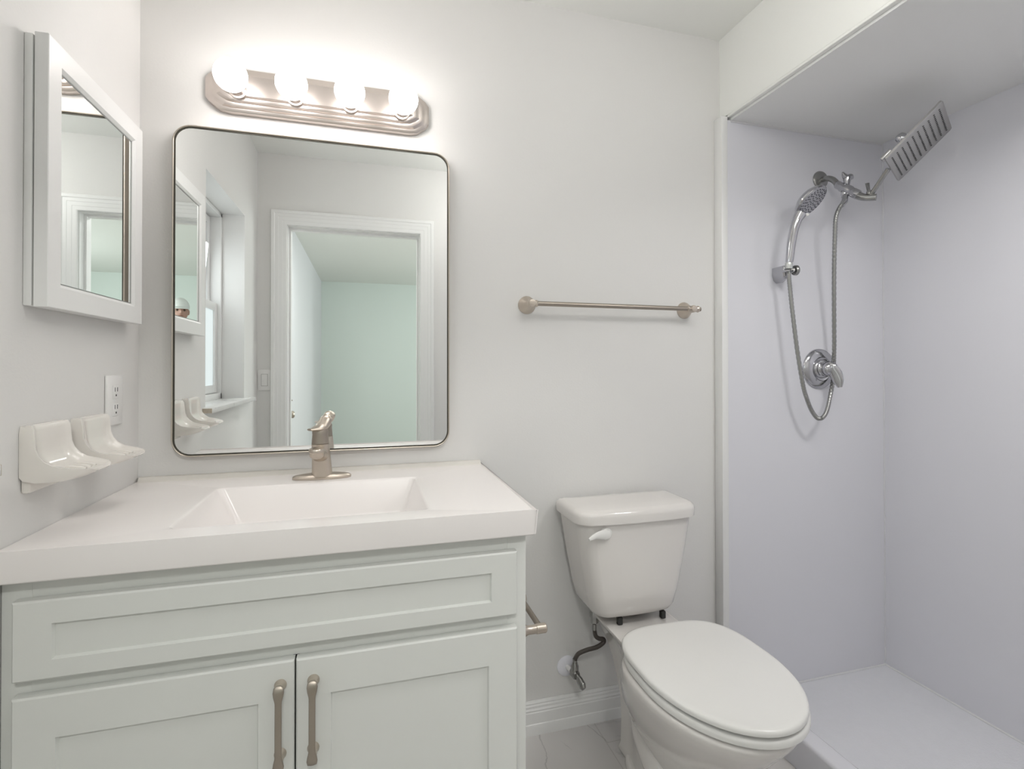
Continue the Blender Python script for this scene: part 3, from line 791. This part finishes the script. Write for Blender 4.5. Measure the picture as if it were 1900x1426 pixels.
# flush lever
bm = BM()
lathe(bm, [(.0185, 0), (.0185, .005), (.015, .009), (0, .011)], (1.278, -.2095, .702), (0, -1, 0), 24)
tube(bm, [(1.284, -.2200, .7015), (1.270, -.2240, .7035), (1.250, -.2300, .7060), (1.232, -.2370, .7065), (1.218, -.2430, .7040), (1.208, -.2460, .7010)], [(.006, .0125), (.0070, .0155), (.0065, .0125), (.0055, .0085), (.0045, .0070), (.0032, .0045)], 20, smooth=5)
obj('flush_lever', bm, M['seat'], to, label='glossy white flush lever')
bm = BM(); box(bm, 1.334, 1.350, -.182, -.166, .4065, .430, .003); obj('tank_bolt', bm, M['black_rubber'], to, label='black rubber tank washer')
bm = BM(); box(bm, 1.484, 1.500, -.182, -.166, .4065, .430, .003); obj('tank_bolt', bm, M['black_rubber'], to, label='black rubber tank washer')
bm = BM(); lathe(bm, [(.022, 0), (.020, -.02), (.014, -.022)], (1.41, -.11, .432), (0, 0, 1), 20); obj('tank_gasket', bm, M['black_rubber'], to)

# water supply
ws = empty('water_supply', (1.242, 0, 0.21), 'toilet shut-off valve with dark braided hose and white wall flange', 'valve')
bm = BM(); lathe(bm, [(.0335, 0), (.033, .004), (.026, .008), (.012, .010), (0, .0105)], (1.236, -.0003, .200), (0, -1, 0), 28); obj('wall_flange', bm, mat('white_escutcheon', (.82, .82, .88), .3), ws)
bm = BM(); tube(bm, [(1.236, -.005, .200), (1.240, -.055, .207)], .0075, 14); obj('stub_pipe', bm, M['plate'], ws)
bm = BM()
lathe(bm, [(.0105, 0), (.012, .002), (.012, .018), (.010, .022), (.008, .030)], (1.241, -.062, .215), (0, 0, 1), 18)
lathe(bm, [(.012, -.012), (.014, -.008), (.014, .012), (.011, .018)], (1.240, -.060, .208), (0.1, -1, 0), 18)
obj('valve_body', bm, M['chrome_dull'], ws)
bm = BM(); tube(bm, [(1.243, -.070, .210), (1.247, -.086, .200), (1.250, -.100, .190), (1.252, -.108, .184)], [(.007, .007), (.010, .012), (.0105, .0155), (.007, .010)], 18, smooth=4); obj('valve_handle', bm, M['chrome_dull'], ws)
HP = [(1.241, -.062, .250), (1.243, -.066, .262), (1.252, -.072, .277), (1.279, -.076, .286), (1.312, -.078, .291), (1.335, -.078, .303), (1.334, -.078, .313), (1.320, -.076, .316), (1.309, -.074, .325), (1.306, -.072, .341), (1.305, -.072, .352)]
bm = BM(); tube(bm, HP, .0068, 14, smooth=6); obj('supply_hose', bm, M['hose_dark'], ws, label='dark braided supply hose')
bm = BM()
tube(bm, [(1.241, -.062, .242), (1.241, -.062, .256)], .0076, 14)
obj('hose_fitting', bm, M['chrome_dull'], ws)
bm = BM()
tube(bm, [(1.305, -.072, .345), (1.305, -.072, .366)], .0075, 14)
lathe(bm, [(.006, -.004), (.0135, .004), (.0135, .020), (.016, .024), (.016, .034), (.010, .050)], (1.305, -.072, .366), (0, 0, 1), 8)
obj('hose_fitting', bm, M['chrome_dull'], ws)

# ================================================================== SHOWER PAN
pn = empty('shower_pan', (2.2, -0.8, 0), 'pale grey textured shower pan with raised curb', 'shower pan')
bm = BM(); box(bm, 1.84, SXR, YD+.002, SY, 0.0005, 0.012); obj('pan_floor', bm, M['pan'], pn)
bm = BM()
loft(bm, [[(1.826, y, 0.0005), (1.826, y, .092), (1.829, y, .099), (1.836, y, .102), (1.880, y, .102), (1.888, y, .099), (1.893, y, .090), (1.925, y, .020), (1.94, y, .0125), (1.94, y, .0005)] for y in (YD+.002, SY-.003)])
obj('curb', bm, M['panel'], pn, smooth=60, label='smooth raised curb')
bm = BM()
tube(bm, [(SXR-.002, YD+.01, .0135), (SXR-.002, SY-.004, .0135)], .004, 8); tube(bm, [(1.93, SY-.002, .0135), (SXR, SY-.002, .0135)], .004, 8)
obj('caulk_bead', bm, mat('white_silicone', (.72, .72, .73), .4), pn)

# ================================================================== SHOWER FITTINGS
sa = empty('rain_shower', (2.271, SY, 1.92), 'chrome shower arm with diverter and square rain head high on shower wall', 'shower head')
AX = 2.271
bm = BM(); lathe(bm, [(.034, 0), (.034, .003), (.031, .008), (.018, .013), (.012, .014)], (AX-.004, SY-.0003, 1.915), (0, -1, 0), 32); obj('wall_flange', bm, M['chrome_dull'], sa)
bm = BM(); tube(bm, [(AX-.004, SY, 1.913), (AX-.003, SY-.03, 1.911), (AX-.001, SY-.055, 1.897), (AX, -.118, 1.868)], .0105, 18, smooth=6); obj('arm_pipe', bm, M['chrome_dull'], sa)
d = Vector((0.0, -.76, -.60)).normalized()
bm = BM(); lathe(bm, [(.0125, -.004), (.0145, 0), (.0145, .020), (.0165, .022), (.0175, .030), (.0175, .062), (.0155, .066), (.0155, .078), (.0165, .080), (.0165, .100), (.013, .108), (0, .110)], (AX, -.114, 1.872), d, 28)
dv = obj('diverter_body', bm, M['chrome'], sa)
bm = BM()
tube(bm, [(AX+.002, -.150, 1.852), (AX+.006, -.147, 1.872), (AX+.008, -.146, 1.886)], [.008, .0105, .0135], 16)
tube(bm, [(AX-.020, -.152, 1.902), (AX-.008, -.148, 1.894), (AX+.008, -.145, 1.888), (AX+.024, -.145, 1.893), (AX+.034, -.145, 1.890)], [(.003, .003), (.008, .008), (.012, .012), (.011, .011), (.006, .007)], 16, smooth=4)
obj('diverter_knob', bm, M['chrome'], dv)
bm = BM(); lathe(bm, [(.010, 0), (.0115, .003), (.0115, .016), (.009, .02), (.009, .026)], (AX-.006, -.148, 1.838), (-.25, -.1, -1), 20); obj('hose_port', bm, M['chrome'], dv)
# swivel elbow and extension arm
bm = BM(); tube(bm, [(AX, -.190, 1.810), (AX+.003, -.208, 1.797), (AX+.010, -.225, 1.790), (AX+.022, -.245, 1.786)], [.014, .0125, .0115, .0115], 18, smooth=4); obj('swivel_elbow', bm, M['chrome_dull'], sa)
bm = BM()
lathe(bm, [(.004, 0), (.009, .004), (.009, .012), (.007, .016), (0, .017)], (AX+.012, -.228, 1.798), (0, .05, 1), 16)
tube(bm, [(AX+.016, -.222, 1.812), (AX+.010, -.222, 1.842)], [(.003, .007), (.003, .010)], 10)
obj('lock_knob', bm, M['chrome_dull'], sa)
HC = Vector((2.322, -.369, 1.923)); HN = Vector((.26, -.67, -.70)).normalized(); HL = Vector((.39, -.59, .71)); HL = (HL - HN*HL.dot(HN)).normalized(); HS = HL.cross(HN).normalized()
if HS.x < 0: HS = -HS
J = HC - HN*.050
rodpts = [Vector((AX+.014, -.232, 1.797)), HC - HN*.016 - HL*.100, HC - HN*.020 - HL*.060]
bm = BM(); tube(bm, [rodpts[0], rodpts[0].lerp(rodpts[1], .5), rodpts[1]], [(.0085, .0065)]*3, 12)
obj('extension_arm', bm, M['chrome_dull'], sa)
mtx = Matrix((HS, HL, HN)).transposed().to_4x4(); mtx.translation = HC
bm = BM(); t = bmesh.new()
loops = []
for ins, z, r in ((.003, -.009, .004), (0, -.007, .006), (0, -.001, .006), (.0015, 0, .006)):
    loops.append([(x, y, z) for x, y in rrect(-.1+ins, .1-ins, -.1+ins, .1-ins, r, 3)])
loft(t, loops); merge(bm, t, 0, mtx)
t = bmesh.new(); box(t, -.102, -.078, -.106, -.070, -.018, -.007, .003); merge(bm, t, 0, mtx)   # mounting bar on the back
hd = obj('rain_head', bm, mat('satin_rain_head', (0.46, 0.455, 0.45), 0.35, metal=1.0), sa)
bm = BM()
lathe(bm, [(.024, .004), (.022, .012), (.012, .020), (.011, .040), (.015, .046), (.0170, .056), (.015, .064), (.009, .069), (0, .070)], HC - HN*.004 - HL*.008, -HN, 22)
obj('ball_joint', bm, M['chrome'], hd)
bm = BM()
for r_ in range(10):
    for c_ in range(14):
        t = bmesh.new()
        x = -.074 + .148*c_/13; y = -.083 + .166*r_/9
        lathe(t, [(.0026, 0), (.0022, .002), (0, .0024)], (x, y, 0), (0, 0, 1), 6)
        merge(bm, t, 0, mtx)
obj('nozzles', bm, M['nozzle'], hd, label='grey rubber spray nozzles in ten rows')

# hand shower with hose
hs = empty('hand_shower', (2.05, -0.12, 1.56), 'chrome round hand shower resting in the wall bracket with looping metal hose', 'hand shower')
HH = [(2.045, -.118, 1.572), (2.046, -.120, 1.590), (2.049, -.124, 1.640), (2.056, -.130, 1.690), (2.066, -.134, 1.722), (2.076, -.137, 1.742)]
bm = BM(); tube(bm, HH, [.0125, .0132, .0145, .0150, .0155, .020], 20, smooth=5)
hn = Vector((.283, -.634, -.715)).normalized(); hc = Vector((2.108, -.150, 1.786))
obj('hand_grip', bm, M['chrome'], hs)
bm = BM(); lathe(bm, [(0, -.032), (.022, -.030), (.042, -.021), (.056, -.010), (.0625, -.002), (.0625, .003), (.060, .006), (.055, .0065), (0, .0065)], hc, hn, 40)
hh = obj('spray_head', bm, M['chrome'], hs)
bm = BM(); lathe(bm, [(.0545, .0062), (.0545, .0075), (0, .0082)], hc, hn, 40); obj('spray_face', bm, M['sprayface'], hh)
u, v = frame_for(hn); bm = BM(); random.seed(4)
for ring_r, cnt in ((.008, 5), (.019, 9), (.030, 14), (.040, 19), (.050, 26)):
    for k in range(cnt):
        a = 2*pi*k/cnt + ring_r*40
        p = hc + hn*.0078 + u*ring_r*cos(a) + v*ring_r*sin(a)
        if random.random() < .35: lathe(bm, [(.0026, 0), (.0024, .0012), (0, .0014)], p, hn, 6)
        else:
            t1 = (u*cos(a+.8) + v*sin(a+.8)); tube(bm, [p - t1*.0030, p + t1*.0030], .0018, 6)
obj('nozzles', bm, M['nozzle_dark'], hh, label='dark rubber spray nozzles')
bm = BM(); lathe(bm, [(0, 0), (.0055, .001), (.0055, .010), (0, .012)], Vector((2.088, -.148, 1.738)), (.6, -.6, -.3), 12); obj('spray_button', bm, M['plate'], hs, label='white spray selector button')
bm = BM(); lathe(bm, [(.0118, 0), (.0125, .002), (.0125, .020), (.0118, .022)], (2.0445, -.116, 1.548), (.01, -.02, 1), 20); obj('grip_collar', bm, mat('pale_collar', (.62, .64, .62), .25, metal=.6), hs)
HO = [(2.260, -.155, 1.815), (2.252, -.158, 1.795), (2.232, -.156, 1.772), (2.221, -.150, 1.735), (2.229, -.138, 1.660), (2.243, -.122, 1.557), (2.262, -.104, 1.420), (2.283, -.085, 1.281), (2.298, -.069, 1.200), (2.295, -.069, 1.150), (2.254, -.088, 1.069), (2.226, -.102, 1.033), (2.196, -.115, 1.014), (2.181, -.115, 1.009), (2.165, -.115, 1.015), (2.142, -.115, 1.043),
      (2.122, -.115, 1.085), (2.106, -.115, 1.132), (2.083, -.113, 1.258), (2.064, -.112, 1.394), (2.052, -.112, 1.490), (2.0445, -.115, 1.540), (2.0445, -.116, 1.550)]
path = spline(HO, 22)
rad = [.0069 + (.0006 if (i % 3) else -.0005) for i in range(len(path))]
bm = BM(); tube(bm, path, rad, 12); obj('hose', bm, M['chrome_dull'], hs, smooth=60, label='ribbed metal hose')
bm = BM(); tube(bm, [(2.262, -.154, 1.822), (2.252, -.158, 1.795), (2.238, -.157, 1.778)], [.0095, .0105, .0085], 16); obj('hose_nut', bm, M['chrome'], hs)

# wall bracket
wb = empty('shower_bracket', (2.06, SY, 1.54), 'chrome wall bracket holding the hand shower', 'bracket')
bm = BM()
def shp(y, s, dx=0, dz=0):
    pts = [(-.026, .022), (-.010, .027), (.014, .026), (.026, .018), (.028, .002), (.020, -.018), (.006, -.031), (-.008, -.033), (-.020, -.024), (-.027, -.004)]
    return [(2.068+dx+x*s, y, 1.541+dz+z*s) for x, z in pts]
loft(bm, [shp(SY-.0003, 1.0), shp(SY-.018, 1.0), shp(SY-.040, .88, -.004, .003), shp(SY-.056, .70, -.010, .006), shp(SY-.060, .5, -.012, .007)])
obj('bracket_plate', bm, M['chrome'], wb, smooth=60)
bm = BM(); tube(bm, [(2.058, -.098, 1.548), (2.070, -.104, 1.547), (2.078, -.112, 1.546)], .010, 14); lathe(bm, [(.0165, 0), (.0185, .003), (.0185, .010), (.015, .014), (0, .015)], (2.071, -.112, 1.545), (1, -.15, 0), 24)
obj('swivel_knob', bm, M['chrome_dull'], wb)
bm = BM()
for s in (-1, 1): tube(bm, [(2.062, -.098, 1.546), (2.0445+s*.0145, -.106, 1.540), (2.0445+s*.0155, -.120, 1.540), (2.0445+s*.009, -.131, 1.540)], [.006, .004, .004, .003], 10, smooth=4)
obj('cradle', bm, M['chrome'], wb)

# valve
sv = empty('shower_valve', (2.257, SY, 1.19), 'round chrome shower valve with lever handle low on the shower wall', 'valve')
bm = BM(); lathe(bm, [(.0765, 0), (.0765, .003), (.073, .008), (.062, .013), (.046, .016), (.044, .013), (.036, .013), (.034, .018), (.030, .020)], (2.257, SY-.0003, 1.190), (0, -1, 0), 48); obj('escutcheon', bm, M['chrome'], sv, smooth=60)
bm = BM(); lathe(bm, [(.028, .010), (.027, .022), (.021, .026), (.020, .034), (.0255, .036), (.026, .048), (.022, .058), (.010, .063), (0, .064)], (2.257, SY, 1.190), (0, -1, 0), 36); obj('sleeve', bm, M['chrome'], sv, smooth=50)
bm = BM(); tube(bm, [(2.250, SY-.048, 1.210), (2.256, SY-.058, 1.196), (2.264, SY-.067, 1.172), (2.269, SY-.074, 1.145), (2.272, SY-.078, 1.122)], [(.006, .012), (.011, .020), (.009, .022), (.006, .018), (.003, .008)], 20, smooth=6); obj('lever_handle', bm, M['chrome'], sv, smooth=60)

# ================================================================== ADDED FILL LAMPS (out of frame, put in to brighten both rooms)
cl = empty('added_ceiling_lamp', (1.30, -1.06, CEIL), 'added opal globe fill lamp hanging from the bathroom ceiling', 'lamp')
bm = BM(); lathe(bm, [(.06, 0), (.06, .012), (.012, .022), (.012, .10), (.04, .105), (.042, .118), (0, .118)], (1.30, -1.06, CEIL-.0003), (0, 0, -1), 32); obj('lamp_base', bm, M['nickel'], cl)
bm = BM(); lathe(bm, [(.038, .112)] + [(.11*sin(pi*k/16), .215-.11*cos(pi*k/16)) for k in range(3, 16)] + [(0, .325)], (1.30, -1.06, CEIL-.0003), (0, 0, -1), 32); obj('lamp_globe', bm, M['opal_globe'], cl, smooth=60)
def added_downlight(x, y, z, label):
    t_ = empty('added_downlight', (x, y, z), label, 'lamp')
    bm = BM(); lathe(bm, [(.17, 0), (.17, .004), (.155, .007), (.150, .004), (0, .004)], (x, y, z-.0003), (0, 0, -1), 32); obj('lamp_trim', bm, M['trim'], t_)
    bm = BM(); lathe(bm, [(.148, .0035), (.148, .006), (0, .006)], (x, y, z-.0003), (0, 0, -1), 32); obj('lamp_lens', bm, M['opal'], t_)
added_downlight(2.02, -1.05, 2.092, 'round flush fill lamp added in the shower soffit')
added_downlight(0.60, -2.45, 2.4, 'round flush fill lamp added on the bedroom ceiling by the door')

# ================================================================== PERSON in the bedroom, seen through both mirrors
def person(px, py, yaw):
    root = empty('person', (px, py, 0), 'person in a white cap and dark red shirt standing in the bedroom, seen in mirrors', 'person')
    def skin_obj(name, verts, edges, radii, m, parent=root, sub=1, rootv=0):
        me = bpy.data.meshes.new(name); me.from_pydata(verts, edges, []); me.materials.append(m)
        o = bpy.data.objects.new(name, me); COL.objects.link(o); o.parent = parent
        md = o.modifiers.new('skin', 'SKIN'); sv_ = me.skin_vertices[0].data
        for i, r in enumerate(radii):
            sv_[i].radius = (r, r) if not isinstance(r, tuple) else r
            sv_[i].use_root = (i == rootv)
        md.use_smooth_shade = True
        if sub:
            s = o.modifiers.new('sub', 'SUBSURF'); s.levels = sub; s.render_levels = sub
        return o
    H = 1.90
    V = [(0, 0, .98), (0, 0, 1.12), (0, 0, 1.30), (0, 0, 1.47), (0, .01, 1.57), (0, .015, 1.66),      # 0-5 spine
         (.10, 0, .94), (.105, .01, .52), (.11, -.02, .10), (.11, .10, .05),                            # right leg 6-9
         (-.10, 0, .94), (-.105, .01, .52), (-.11, -.02, .10), (-.11, .10, .05),                         # left leg 10-13
         (.17, 0, 1.50), (.21, -.01, 1.21), (.22, .03, .97), (.22, .04, .91),                          # right arm 14-17
         (-.17, 0, 1.50), (-.21, -.01, 1.21), (-.22, .03, .97), (-.22, .04, .91)]
    E_ = [(0, 1), (1, 2), (2, 3), (3, 4), (4, 5), (0, 6), (6, 7), (7, 8), (8, 9), (0, 10), (10, 11), (11, 12), (12, 13), (3, 14), (14, 15), (15, 16), (16, 17), (3, 18), (18, 19), (19, 20), (20, 21)]
    Rr = [(.155, .12), (.15, .115), (.165, .125), (.13, .10), .06, .058, .095, .062, .045, .04, .095, .062, .045, .04, .065, .048, .034, .032, .065, .048, .034, .032]
    body = skin_obj('body', V, E_, Rr, M['skin'], sub=2)
    # fingers
    for s in (1, -1):
        for k in range(4):
            L = (.070, .078, .073, .058)[k]; yf = .072 - .019*k
            vs = [(s*.222, .045+(yf-.045)*.6, .895), (s*.220, yf, .862), (s*.214, yf+.006, .862-L*.5), (s*.205, yf+.004, .862-L)]
            skin_obj('finger', vs, [(0, 1), (1, 2), (2, 3)], [.010, .0095, .009, .0075], M['skin'], parent=body, sub=1)
        skin_obj('thumb', [(s*.218, .060, .905), (s*.210, .088, .880), (s*.202, .094, .850)], [(0, 1), (1, 2)], [.012, .011, .009], M['skin'], parent=body, sub=1)
    # clothes
    def clo(name, ids, extra, m):
        idx = {v: i for i, v in enumerate(ids)}
        es = [(idx[a], idx[b]) for a, b in E_ if a in idx and b in idx]
        rr = []
        for v in ids:
            r = Rr[v]; rr.append((r[0]+extra, r[1]+extra) if isinstance(r, tuple) else r+extra)
        return skin_obj(name, [V[v] for v in ids], es, rr, m, sub=2)
    clo('shirt', [0, 1, 2, 3, 14, 15, 18, 19], .012, M['shirt'])
    clo('trousers', [0, 6, 7, 8, 10, 11, 12], .012, M['trousers'])
    for s in (1, -1):
        bm = BM(); loft(bm, [[(s*.11+x*w, .04+y, z) for x, y in ((-.045, -.10), (.045, -.10), (.05, .0), (.045, .12), (.02, .16), (-.02, .16), (-.045, .12), (-.05, .0))] for z, w in ((0.001, 1), (.03, 1.02), (.075, .8), (.10, .6))])
        t_ = obj('shoe', bm, M['shoe']); t_.parent = root
    # green cloth round the neck / strap on the shoulder
    bm = BM(); tube(bm, [(.10, .02, 1.56), (.03, .10, 1.55), (-.07, .10, 1.50), (-.14, .09, 1.38)], [.02, .03, .04, .035], 14, smooth=5); g = obj('scarf', bm, M['green']); g.parent = root
    # head
    bm = BM(); bmesh.ops.create_uvsphere(bm, u_segments=32, v_segments=24, radius=1)
    for v in bm.verts:
        x, y, z = v.co
        w = .078*(1 - .22*max(0, -z)**1.5); dd = .098
        v.co = Vector((x*w, y*dd + (.012*max(0, -z) if y > 0 else 0), z*.122))
        # nose, brow, cheeks, jaw and mouth relief on the +y side
        if y > .3:
            nx = math.exp(-(x/.16)**2); nzz = math.exp(-((z+.08)/.20)**2)
            v.co.y += .026*nx*nzz
            v.co.y += .006*math.exp(-((z-.22)/.08)**2)
            v.co.y -= .012*math.exp(-((z-.08)/.08)**2)*math.exp(-((abs(x)-.42)/.18)**2)
            v.co.y -= .007*math.exp(-((z+.42)/.04)**2)*math.exp(-(x/.35)**2)
            v.co.y += .006*math.exp(-((z+.33)/.05)**2)*math.exp(-(x/.3)**2) + .006*math.exp(-((z+.52)/.06)**2)*math.exp(-(x/.3)**2)
    for s in (1, -1):
        bmesh.ops.create_uvsphere(bm, u_segments=10, v_segments=8, radius=1, matrix=Matrix.Translation((s*.078, -.005, -.005)) @ Matrix.Diagonal((.012, .020, .032, 1)))
    hz = 1.80
    bmesh.ops.translate(bm, verts=bm.verts, vec=(0, .03, hz))
    hd_ = obj('head', bm, M['skin'], smooth=80); hd_.parent = root
    em, lm = mat('eye_dark', (.10, .07, .05), .2), mat('lip_brown', (.28, .13, .11), .5)
    for s in (1, -1):
        bm = BM(); bmesh.ops.create_uvsphere(bm, u_segments=12, v_segments=8, radius=.0125, matrix=Matrix.Translation((s*.032, .03+.083, hz+.008)))
        e_ = obj('eye', bm, em); e_.parent = hd_
        bm = BM(); tube(bm, [(s*.015, .03+.099, hz+.030), (s*.032, .03+.100, hz+.034), (s*.050, .03+.088, hz+.028)], .004, 8)
        e_ = obj('eyebrow', bm, lm); e_.parent = hd_
    bm = BM(); tube(bm, [(-.022, .03+.101, hz-.053), (0, .03+.108, hz-.051), (.022, .03+.101, hz-.053)], .0035, 8)
    e_ = obj('lips', bm, lm); e_.parent = hd_
    bm = BM(); bmesh.ops.create_uvsphere(bm, u_segments=28, v_segments=20, radius=1)
    bmesh.ops.delete(bm, geom=[v for v in bm.verts if v.co.z < -.05], context='VERTS')
    for v in bm.verts: v.co = Vector((v.co.x*.090, v.co.y*.110 + .025, v.co.z*.105 + hz+.045))
    # visor
    t = bmesh.new(); n = 14; a_ = []; b_ = []; c_ = []; d_ = []
    for k in range(n+1):
        th = R(15 + 150*k/n)
        a_.append(t.verts.new((.088*cos(th), .025+.106*sin(th), hz+.046))); b_.append(t.verts.new((.086*cos(th), .025+.106*sin(th)+.085*sin(th)**.8, hz+.030-.012*sin(th))))
        c_.append(t.verts.new((.088*cos(th), .025+.106*sin(th), hz+.041))); d_.append(t.verts.new((.086*cos(th), .025+.106*sin(th)+.085*sin(th)**.8, hz+.026-.012*sin(th))))
    for k in range(n):
        t.faces.new((a_[k], a_[k+1], b_[k+1], b_[k])); t.faces.new((c_[k], d_[k], d_[k+1], c_[k+1])); t.faces.new((b_[k], b_[k+1], d_[k+1], d_[k]))
    merge(bm, t)
    cp = obj('cap', bm, M['cap'], smooth=60); cp.parent = hd_
    root.rotation_euler = (0, 0, R(yaw))
    return root
person(1.43, -4.75, 22)
